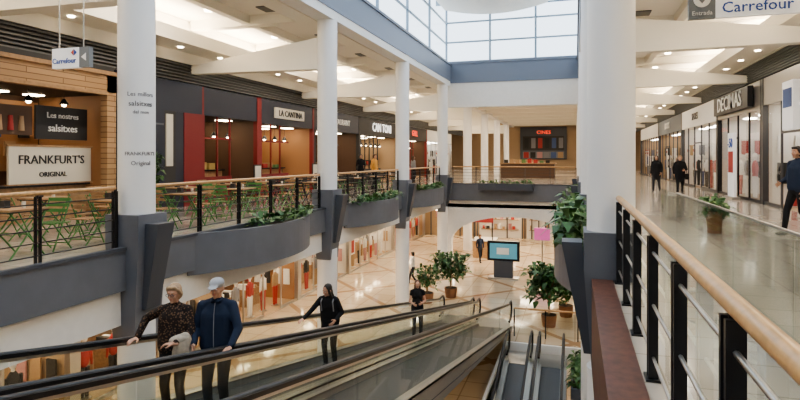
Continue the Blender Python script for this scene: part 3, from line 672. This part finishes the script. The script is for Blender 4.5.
# ================================================================= people
def R3(a,ax): return Matrix.Rotation(a,3,ax)
class Fig:
    def __init__(s): s.p=[]
    def e(s,c,r,l,R=None): s.p.append(('e',Vector(c),Vector(r),R or Matrix.Identity(3),l))
    def c(s,a,b_,ra,rb,l): s.p.append(('c',Vector(a),Vector(b_),ra,rb,l))
    def sdf(s,P):
        out=[]
        for q in s.p:
            if q[0]=='e':
                R=np.array(q[3]); d=(P-np.array(q[1]))@R; r=np.array(q[2])
                k0=np.linalg.norm(d/r,axis=1); k1=np.linalg.norm(d/(r*r),axis=1)+1e-9
                out.append(k0*(k0-1)/k1)
            else:
                a=np.array(q[1]); ba=np.array(q[2])-a; h=np.clip(((P-a)@ba)/(ba@ba+1e-12),0,1)
                out.append(np.linalg.norm(P-a-h[:,None]*ba,axis=1)-(q[3]+(q[4]-q[3])*h))
        return np.array(out)
    def mesh(s,voxel,smooth):
        b=MB()
        for q in s.p:
            if q[0]=='e': b.ell(q[1],q[2],M_col,16,12,q[3])
            else:
                a,c,ra,rb=q[1],q[2],q[3],q[4]; d=(c-a); L=d.length
                if L<1e-5: continue
                d.normalize(); u=d.orthogonal().normalized(); w=d.cross(u); n=12; rings=[]
                for i in range(0,6): t=math.pi/2*(i/5); rings.append((a-d*ra*math.cos(t),max(ra*math.sin(t),ra*.02)))
                for i in range(0,6): t=math.pi/2*(i/5); rings.append((c+d*rb*math.sin(t),max(rb*math.cos(t),rb*.02)))
                vs=[];fs=[]
                for (pc,pr) in rings:
                    for i in range(n): th=2*math.pi*i/n; vs.append(pc+(u*math.cos(th)+w*math.sin(th))*pr)
                for j in range(len(rings)-1):
                    for i in range(n): fs.append((j*n+i,j*n+(i+1)%n,(j+1)*n+(i+1)%n,(j+1)*n+i))
                fs.append(tuple(range(n))[::-1]); fs.append(tuple(range((len(rings)-1)*n,len(rings)*n)))
                b.add(vs,fs,M_col)
        me=b.mesh('tmp'); o=place(me,'tmp')
        m=o.modifiers.new('r','REMESH'); m.mode='VOXEL'; m.voxel_size=voxel; m.use_smooth_shade=True
        if smooth: m2=o.modifiers.new('s','SMOOTH'); m2.factor=.5; m2.iterations=smooth
        bpy.context.view_layer.update()
        r=bpy.data.meshes.new_from_object(o.evaluated_get(bpy.context.evaluated_depsgraph_get()))
        n=len(r.vertices); co=np.empty(n*3); r.vertices.foreach_get('co',co); co=co.reshape(-1,3)
        fs=[tuple(p.vertices) for p in r.polygons]
        bpy.data.objects.remove(o); bpy.data.meshes.remove(me); bpy.data.meshes.remove(r)
        return co,fs
def ik(a,t,l1,l2,pole):
    a=Vector(a);t=Vector(t);d=t-a;L=min(d.length,(l1+l2)*.995); d.normalize(); t=a+d*L
    x=(l1*l1-l2*l2+L*L)/(2*L); h=math.sqrt(max(0,l1*l1-x*x)); p=Vector(pole); p=(p-d*p.dot(d)).normalized()
    return a+d*x+p*h,t
def person(name,loc,yaw,H,M,wr=None,wl=None,lean=0,head=(0,0),feet=None,voxel=.010,female=True,hair='short',coat=0,bare=False,handdir=None,extras=None,hands=True,bulk=1.,glasses=False,cap=False,poleR=None,poleL=None,loose=0.):
    k=H/1.70; F=Fig(); top='top'; sl='skin' if bare else 'top'
    RL=R3(lean,'X'); pv=Vector((0,0,.93))
    def T(p): return pv+RL@(Vector(p)-pv)
    sw=.155 if female else .175
    F.e(T((0,.0,1.26)),(sw*.92*bulk,.105*bulk,.19),top,RL); F.e(T((0,-.01,1.09)),(sw*.88*bulk,.107*bulk,.18),top,RL)
    if female:
        for s in (-1,1): F.e(T((s*.06,-.07,1.25)),(.058,.05,.065),top,RL)
    F.e(T((0,0,.95)),(.163*bulk,.115*bulk,.12),top,RL); F.e((0,.005,.87),(.162*bulk,.112*bulk,.11),'bottom')
    if loose>0:
        for q in (-1,0,1): F.c(T((q*.07,0,1.26)),T((q*.075,0,.93)),.10+loose,.105+loose,top)
    if coat>0: F.c((0,0,.95),(0,0,.95-coat),.14*bulk,.16*bulk,top); F.e((0,0,.95-coat*.6),(.18*bulk,.13*bulk,.13+coat*.3),top)
    S={s:T((s*sw,0.005,1.375)) for s in (-1,1)}
    for s in (-1,1): F.c(S[s],T((s*.03,.012,1.425)),.056,.052,top)
    nb=T((0,.01,1.42)); hc=T((0,-.02,1.585)); F.c(nb,T((0,-.002,1.53)),.050,.047,'skin')
    F.c(T((0,.012,1.425)),T((0,.008,1.455)),.060,.056,top)
    RH=RL@R3(head[0],'Z')@R3(head[1],'X')
    def Hd(p): return hc+RH@Vector(p)
    F.e(Hd((0,.005,.015)),(.070,.088,.098),'skin',RH); F.e(Hd((0,-.032,-.045)),(.050,.052,.062),'skin',RH); F.e(Hd((0,-.068,-.092)),(.022,.018,.017),'skin',RH)
    F.c(Hd((0,-.084,.014)),Hd((0,-.104,-.020)),.008,.013,'skin')
    F.c(Hd((-.035,-.078,.032)),Hd((.035,-.078,.032)),.010,.010,'skin')
    for s in (-1,1):
        F.e(Hd((s*.073,.008,-.01)),(.011,.019,.031),'skin',RH); F.e(Hd((s*.034,-.062,-.028)),(.022,.02,.022),'skin',RH)
    if cap:
        F.e(Hd((0,.008,.062)),(.086,.102,.062),'cap',RH); F.e(Hd((0,-.115,.048)),(.064,.060,.011),'cap',RH@R3(.18,'X')); F.e(Hd((0,.04,-.01)),(.072,.068,.062),'hair',RH)
    else:
        F.e(Hd((0,.026,.042)),(.082,.090,.086),'hair',RH)
        if hair=='short': F.e(Hd((0,.045,-.02)),(.086,.070,.08),'hair',RH); F.c(Hd((-.045,-.05,.086)),Hd((.045,-.05,.090)),.026,.026,'hair'); F.c(Hd((-.07,-.02,.05)),Hd((-.078,.02,-.02)),.022,.022,'hair'); F.c(Hd((.07,-.02,.05)),Hd((.078,.02,-.02)),.022,.022,'hair')
        if hair=='long':
            F.e(Hd((0,.05,-.05)),(.080,.058,.13),'hair',RH); F.e(Hd((0,.065,-.16)),(.085,.045,.12),'hair',RH)
            for s in (-1,1): F.c(Hd((s*.068,-.02,.04)),Hd((s*.080,.01,-.15)),.020,.024,'hair')
    tg={-1:wr or (-.23,-.06,.86),1:wl or (.23,-.06,.86)}; W={};E={}
    for s in (-1,1):
        pole=(poleR if s<0 else poleL) or (s*.5,.9,-.4)
        E[s],W[s]=ik(S[s],tg[s],.285,.25,pole)
        F.c(S[s],E[s],.054+loose*.4 if sl=='top' else .046,.041+loose*.4 if sl=='top' else .037,sl)
        if bare: F.c(S[s],S[s]+(E[s]-S[s])*.3,.056,.052,'top')
        F.c(E[s],E[s]+(W[s]-E[s])*.88,.041+loose*.4 if sl=='top' else .036,.032+loose*.3 if sl=='top' else .026,sl)
        F.c(E[s]+(W[s]-E[s])*.8,W[s],.026,.024,'skin')
    ft=feet or {-1:(-.1,.02,.085),1:(.1,-.0,.085)}
    for s in (-1,1):
        hip=Vector((s*.088,0,.90)); kn,an=ik(hip,ft[s],.43,.41,(0,-1,0))
        F.c(hip,kn,.088*bulk,.060,'bottom'); F.c(kn,an+(kn-an)*.02,.060,.046,'bottom')
        z=an.z-.045
        F.e((an.x,an.y-.055,z),(.045,.13,.042),'shoe'); F.e((an.x,an.y+.02,z+.02),(.042,.06,.05),'shoe')
    co,fs=F.mesh(voxel,3)
    D=F.sdf(np.array([co[list(f)].mean(0) for f in fs])); lab=[q[-1] for q in F.p]
    idx=D.argmin(0)
    b=MB(); b.v=[tuple(v) for v in co]
    for f,i in zip(fs,idx): b.f.append(list(f)); b.m.append(b.mi(M[lab[i]])); b.sm.append(True)
    if hands:
        for s in (-1,1):
            G=Fig(); w=W[s]; d=(W[s]-E[s]).normalized(); pn=Vector((-s,0,0)); curl=.35
            if handdir and s in handdir: d,pn,curl=Vector(handdir[s][0]).normalized(),Vector(handdir[s][1]),handdir[s][2]
            pn=(pn-d*pn.dot(d)).normalized(); lat=d.cross(pn)
            R=Matrix((lat,d,pn)).transposed()
            ts=1 if lat.dot(Vector((-s*1.,-.6,.3)))>0 else -1
            G.c(w-d*.03,w+d*.02,.024,.024,'skin'); G.e(w+d*.05,(.04,.055,.016),'skin',R)
            for j,(o,Ln) in enumerate(((.030,.072),(.010,.082),(-.010,.076),(-.029,.060))):
                p=w+d*.09+lat*(ts*o); ang=0
                for q,fr in enumerate((.42,.32,.26)):
                    ang+=curl*(.8 if q else .6)+j*.03; dd=(d*math.cos(ang)+pn*math.sin(ang)); n=p+dd*Ln*fr; G.c(p,n,.0088-.0008*q,.0082-.0008*q,'skin'); p=n
            p=w+d*.025+lat*ts*.03; n=p+(d*.6+lat*ts*.7+pn*.3).normalized()*.038; G.c(p,n,.013,.0105,'skin'); n2=n+(d*.9+lat*ts*.2+pn*.4).normalized()*.032; G.c(n,n2,.0105,.009,'skin')
            hc_,hf=G.mesh(.0045,1); b.add([Vector(v) for v in hc_],hf,M['skin'],True)
    for s in (-1,1):
        b.ell(Hd((s*.029,-.083,.010)),(.012,.007,.0065),M_eye,8,6,RH); b.ell(Hd((s*.029,-.0885,.010)),(.0055,.003,.0055),M_letk,8,6,RH)
        b.tube([Hd((s*.014,-.0875,.034)),Hd((s*.03,-.088,.037)),Hd((s*.047,-.077,.032))],.003,M['hair'],5)
        if glasses:
            pts=[Hd((s*.031+.021*math.cos(t),-.100,.010+.017*math.sin(t))) for t in np.linspace(0,6.283,13)]; b.tube(pts,.0025,M_letk,5)
            b.tube([Hd((s*.052,-.100,.014)),Hd((s*.076,0,.01))],.002,M_letk,5)
    if glasses: b.tube([Hd((-.011,-.1,.016)),Hd((.011,-.1,.016))],.002,M_letk,5)
    b.ell(Hd((0,-.081,-.052)),(.021,.008,.006),M_lip,10,6,RH)
    if extras: extras(b,S,E,W,Hd)
    b.v=[(v[0]*k,v[1]*k,v[2]*k) for v in b.v]
    return b.make(name,loc,yaw)
M_eye=mat('eye_white',(.8,.8,.78),.3); M_lip=mat('lips',(.5,.16,.13),.5)
sk=mat('skin',(.58,.34,.24),.5,spec=.3); sk2=mat('skin_tan',(.50,.29,.20),.5,spec=.3)
h_bl=mat('hair_blonde_grey',(.40,.27,.16),.6,noise=.3,nscale=60); h_gr=mat('hair_grey',(.35,.33,.31),.6); h_bk=mat('hair_black',(.02,.015,.012),.4); h_br=mat('hair_brown',(.10,.05,.03),.5)
c_bk=mat('cloth_black',(.018,.018,.02),.85,spec=.25,bump=.3,nscale=14); c_nv=mat('cloth_navy',(.022,.033,.062),.85,spec=.25,bump=.9,nscale=9); c_dk=mat('cloth_dark_trousers',(.03,.032,.04),.85,spec=.25,bump=.4,nscale=12)
c_cap=mat('cap_grey',(.36,.37,.39),.8); c_sh=mat('shoe_black',(.02,.02,.02),.5); c_bg=mat('cloth_beige',(.48,.42,.34),.85,noise=.15,nscale=20,bump=.7); c_or=mat('cloth_orange',(.7,.35,.08),.8); c_gy=mat('cloth_grey',(.25,.25,.27),.8); c_wh=mat('cloth_white',(.75,.74,.72),.8)
c_lp=mat('cloth_leopard',(.1,.06,.04),.85,spec=.25); nt=c_lp.node_tree; tc=nt.nodes.new('ShaderNodeTexCoord'); vo=nt.nodes.new('ShaderNodeTexVoronoi'); vo.inputs['Scale'].default_value=38; rp=nt.nodes.new('ShaderNodeValToRGB')
rp.color_ramp.elements[0].color=(.17,.10,.06,1); rp.color_ramp.elements[0].position=.28; rp.color_ramp.elements[1].color=(.028,.02,.018,1); rp.color_ramp.elements[1].position=.44
nt.links.new(tc.outputs['Object'],vo.inputs['Vector']); nt.links.new(vo.outputs['Distance'],rp.inputs['Fac']); nt.links.new(rp.outputs['Color'],nt.nodes['Principled BSDF'].inputs['Base Color'])
def mm(skin,top,bottom,hair,cap=None,shoe=c_sh): return dict(skin=skin,top=top,bottom=bottom,hair=hair,cap=cap or c_cap,shoe=shoe)
def coatbundle(b,S,E,W,Hd):
    e,w=E[1],W[1]; m=(e+w)/2
    b.ell(m+Vector((0,-.02,-.11)),(.11,.07,.19),c_bg,16,12,R3(.25,'Y')); b.ell(m+Vector((-.03,-.02,-.01)),(.14,.07,.06),c_bg,16,12,R3(-.2,'Y')); b.ell(m+Vector((.05,-.02,-.16)),(.06,.055,.16),c_bg,14,10,R3(.1,'Y')); b.ell(m+Vector((-.06,-.03,-.12)),(.05,.05,.13),c_bg,14,10,R3(.3,'Y'))
def jacket(b,S,E,W,Hd):
    b.tube([Vector((0,-.085,1.43)),Vector((0,-.13,1.3)),Vector((0,-.145,1.1)),Vector((0,-.14,.9))],.005,c_gy,5)
    for s in (-1,1): b.tube([Vector((s*.01,-.075,1.455)),Vector((s*.045,-.07,1.44)),Vector((s*.06,0,1.46))],.016,c_nv,6)
tz=zt
person('woman_in_leopard_blouse',(-4.56,5.58,tz(5.58)),.30,1.62,mm(sk,c_lp,c_bk,h_bl),wr=(-.45,-.05,1.035),wl=(.10,-.27,1.04),head=(-.15,.15),bulk=1.17,loose=.03,glasses=True,handdir={-1:((-.35,-1,.0),(0,0,-1),.45),1:((-1,-.2,0),(0,0,-1),.5)},extras=coatbundle,poleR=(-1,.6,-.2),poleL=(1,.3,-1))
person('man_in_navy_jacket',(-4.08,5.74,tz(5.74)),.30,1.72,mm(sk2,c_nv,c_dk,h_gr),wr=(-.20,-.22,.98),wl=(.24,-.30,.98),head=(-.1,.12),female=False,bulk=1.1,loose=.026,cap=True,handdir={1:((-.1,-1,.05),(0,0,-1),.45)},poleL=(.9,.7,-.3),extras=jacket)
def backpack(b,S,E,W,Hd):
    b.ell(Vector((.06,.03,1.20)),(.15,.10,.2),c_bk,14,10)
    for s in (-1,1): b.tube([Vector((s*.11,-.10,1.42)),Vector((s*.12,-.22,1.34)),Vector((s*.12,-.16,1.15))],.014,c_gy,6)
person('woman_leaning_on_handrail',(-4.50,9.9,tz(9.9)),.1,1.66,mm(sk,c_bk,c_bk,h_bk),wr=(-.42,-.40,1.03),wl=(.18,-.25,1.0),lean=.25,head=(-.5,.1),hair='long',handdir={-1:((-.1,-1,.05),(0,0,-1),.45)},extras=backpack,poleR=(-.6,.4,-.8),bulk=1.12,loose=.015)
person('woman_in_black_top',(-4.32,15.5,tz(15.5)),.3,1.70,mm(sk,c_bk,c_dk,h_br),wr=(-.12,-.25,1.08),wl=(.12,-.25,1.1),head=(.1,.1),hair='long',bare=True,bulk=1.1)
def handbag(b,S,E,W,Hd):
    b.box(.20,.34,-.12,.14,.68,.92,c_bk); b.tube([(.27,-.08,.92),(.2,-.02,1.4),(.27,.1,.92)],.01,c_bk,6)
wk={-1:(-.1,-.24,.09),1:(.1,.24,.14)}
person('woman_in_black_coat',(4.15,25.6,0),-.1,1.66,mm(sk,c_bk,c_bk,h_bl),wr=(-.22,.12,.90),wl=(.16,-.2,1.08),coat=.2,feet=wk,voxel=.013,extras=handbag,bulk=1.15,loose=.03)
person('woman_in_dark_coat',(3.5,27.5,0),-.3,1.66,mm(sk2,c_bk,c_dk,h_bk),wl=(.22,-.16,.92),coat=.2,hair='long',feet=wk,voxel=.013,bulk=1.1,loose=.03)
person('man_in_dark_jacket',(4.22,12.95,0),-1.2,1.78,mm(sk2,c_nv,c_bk,h_bk),wr=(-.2,-.2,1.0),wl=(.22,-.05,.86),female=False,feet={-1:(-.1,-.2,.085),1:(.1,.2,.11)},voxel=.012,loose=.025,bulk=1.08)
person('man_in_orange_shirt',(-9.3,25.6,0),1.3,1.74,mm(sk,c_or,c_dk,h_br),female=False,voxel=.016,hands=False)
person('waiter',(-10.9,27.9,0),.5,1.74,mm(sk2,c_bk,c_bk,h_bk),female=False,voxel=.016,hands=False,wl=(.1,-.3,1.1))
person('shopper',(-9.6,33.5,0),2.5,1.68,mm(sk2,c_gy,c_dk,h_br),voxel=.016,hands=False,hair='long')
person('shopper',(-7.9,27.5,ZL),-1.5,1.66,mm(sk,c_wh,c_dk,h_bk),voxel=.016,hands=False,feet=wk)
person('shopper',(-5.6,34.5,ZL),.6,1.72,mm(sk,c_nv,c_dk,h_br),voxel=.018,hands=False,female=False,feet=wk)

# ================================================================= lights
def area(name,loc,sx,sy,power,col,up=False):
    l=bpy.data.lights.new(name,'AREA'); l.shape='RECTANGLE'; l.size=sx; l.size_y=sy; l.energy=power; l.color=col
    o=bpy.data.objects.new(name,l); bpy.context.scene.collection.objects.link(o); o.location=loc
    o.rotation_euler=(math.pi,0,0) if up else (0,0,0)
    return o
W1=(1,.85,.66); W2=(1,.92,.80)
for i in range(8):
    y=YC[0]+B*i+B/2
    area('cove_light',(SL+.5,y,5.24),.35,7.2,210,W1,True)
    area('cove_light',(SR-.5,y,5.24),.35,7.2,170,W1,True)
    area('ceiling_fill_light',(SL+2.2,y,5.68),.25,3.0,85,W2)  # fill lamps added to brighten the galleries, no visible fixture
    area('ceiling_fill_light',(SR-2.6,y,5.68),.25,3.0,75,W2)  # same added fill on the right side
    if i<6:
        area('ceiling_fill_light',(-9.5,y,-1.26),.3,4.5,130,W1); area('ceiling_fill_light',(3.2,y,-1.26),.3,4.5,80,W1)  # added fill under the lower gallery ceilings
for y in (36,44,52,60): area('ceiling_fill_light',(-3.4,y,5.15),3,.3,170,W1)  # added fill to brighten the far upper hall
for y in (34.5,40): area('ceiling_fill_light',(-3.4,y,-1.26),4,.4,210,W1)  # added fill behind the arch on the lower level
for y in (20,25): area('ceiling_fill_light',(-.8,y,ZL-.55),2,.4,90,W1)  # added fill to brighten the basement

w=bpy.data.worlds.new('sky'); bpy.context.scene.world=w; w.use_nodes=True
bg=w.node_tree.nodes['Background']; bg.inputs['Color'].default_value=(.86,.93,1,1); bg.inputs['Strength'].default_value=2.2

cam=bpy.data.cameras.new('camera'); co=bpy.data.objects.new('camera',cam); bpy.context.scene.collection.objects.link(co)
co.location=(0,0,1.55); co.rotation_euler=(math.pi/2,0,math.radians(17.35)); cam.lens=25.2; cam.sensor_width=36; cam.shift_y=-.0525; cam.clip_end=300; cam.clip_start=.05
bpy.context.scene.camera=co
sc=bpy.context.scene
sc.view_settings.view_transform='AgX'; sc.view_settings.look='AgX - Medium High Contrast'; sc.view_settings.exposure=.3
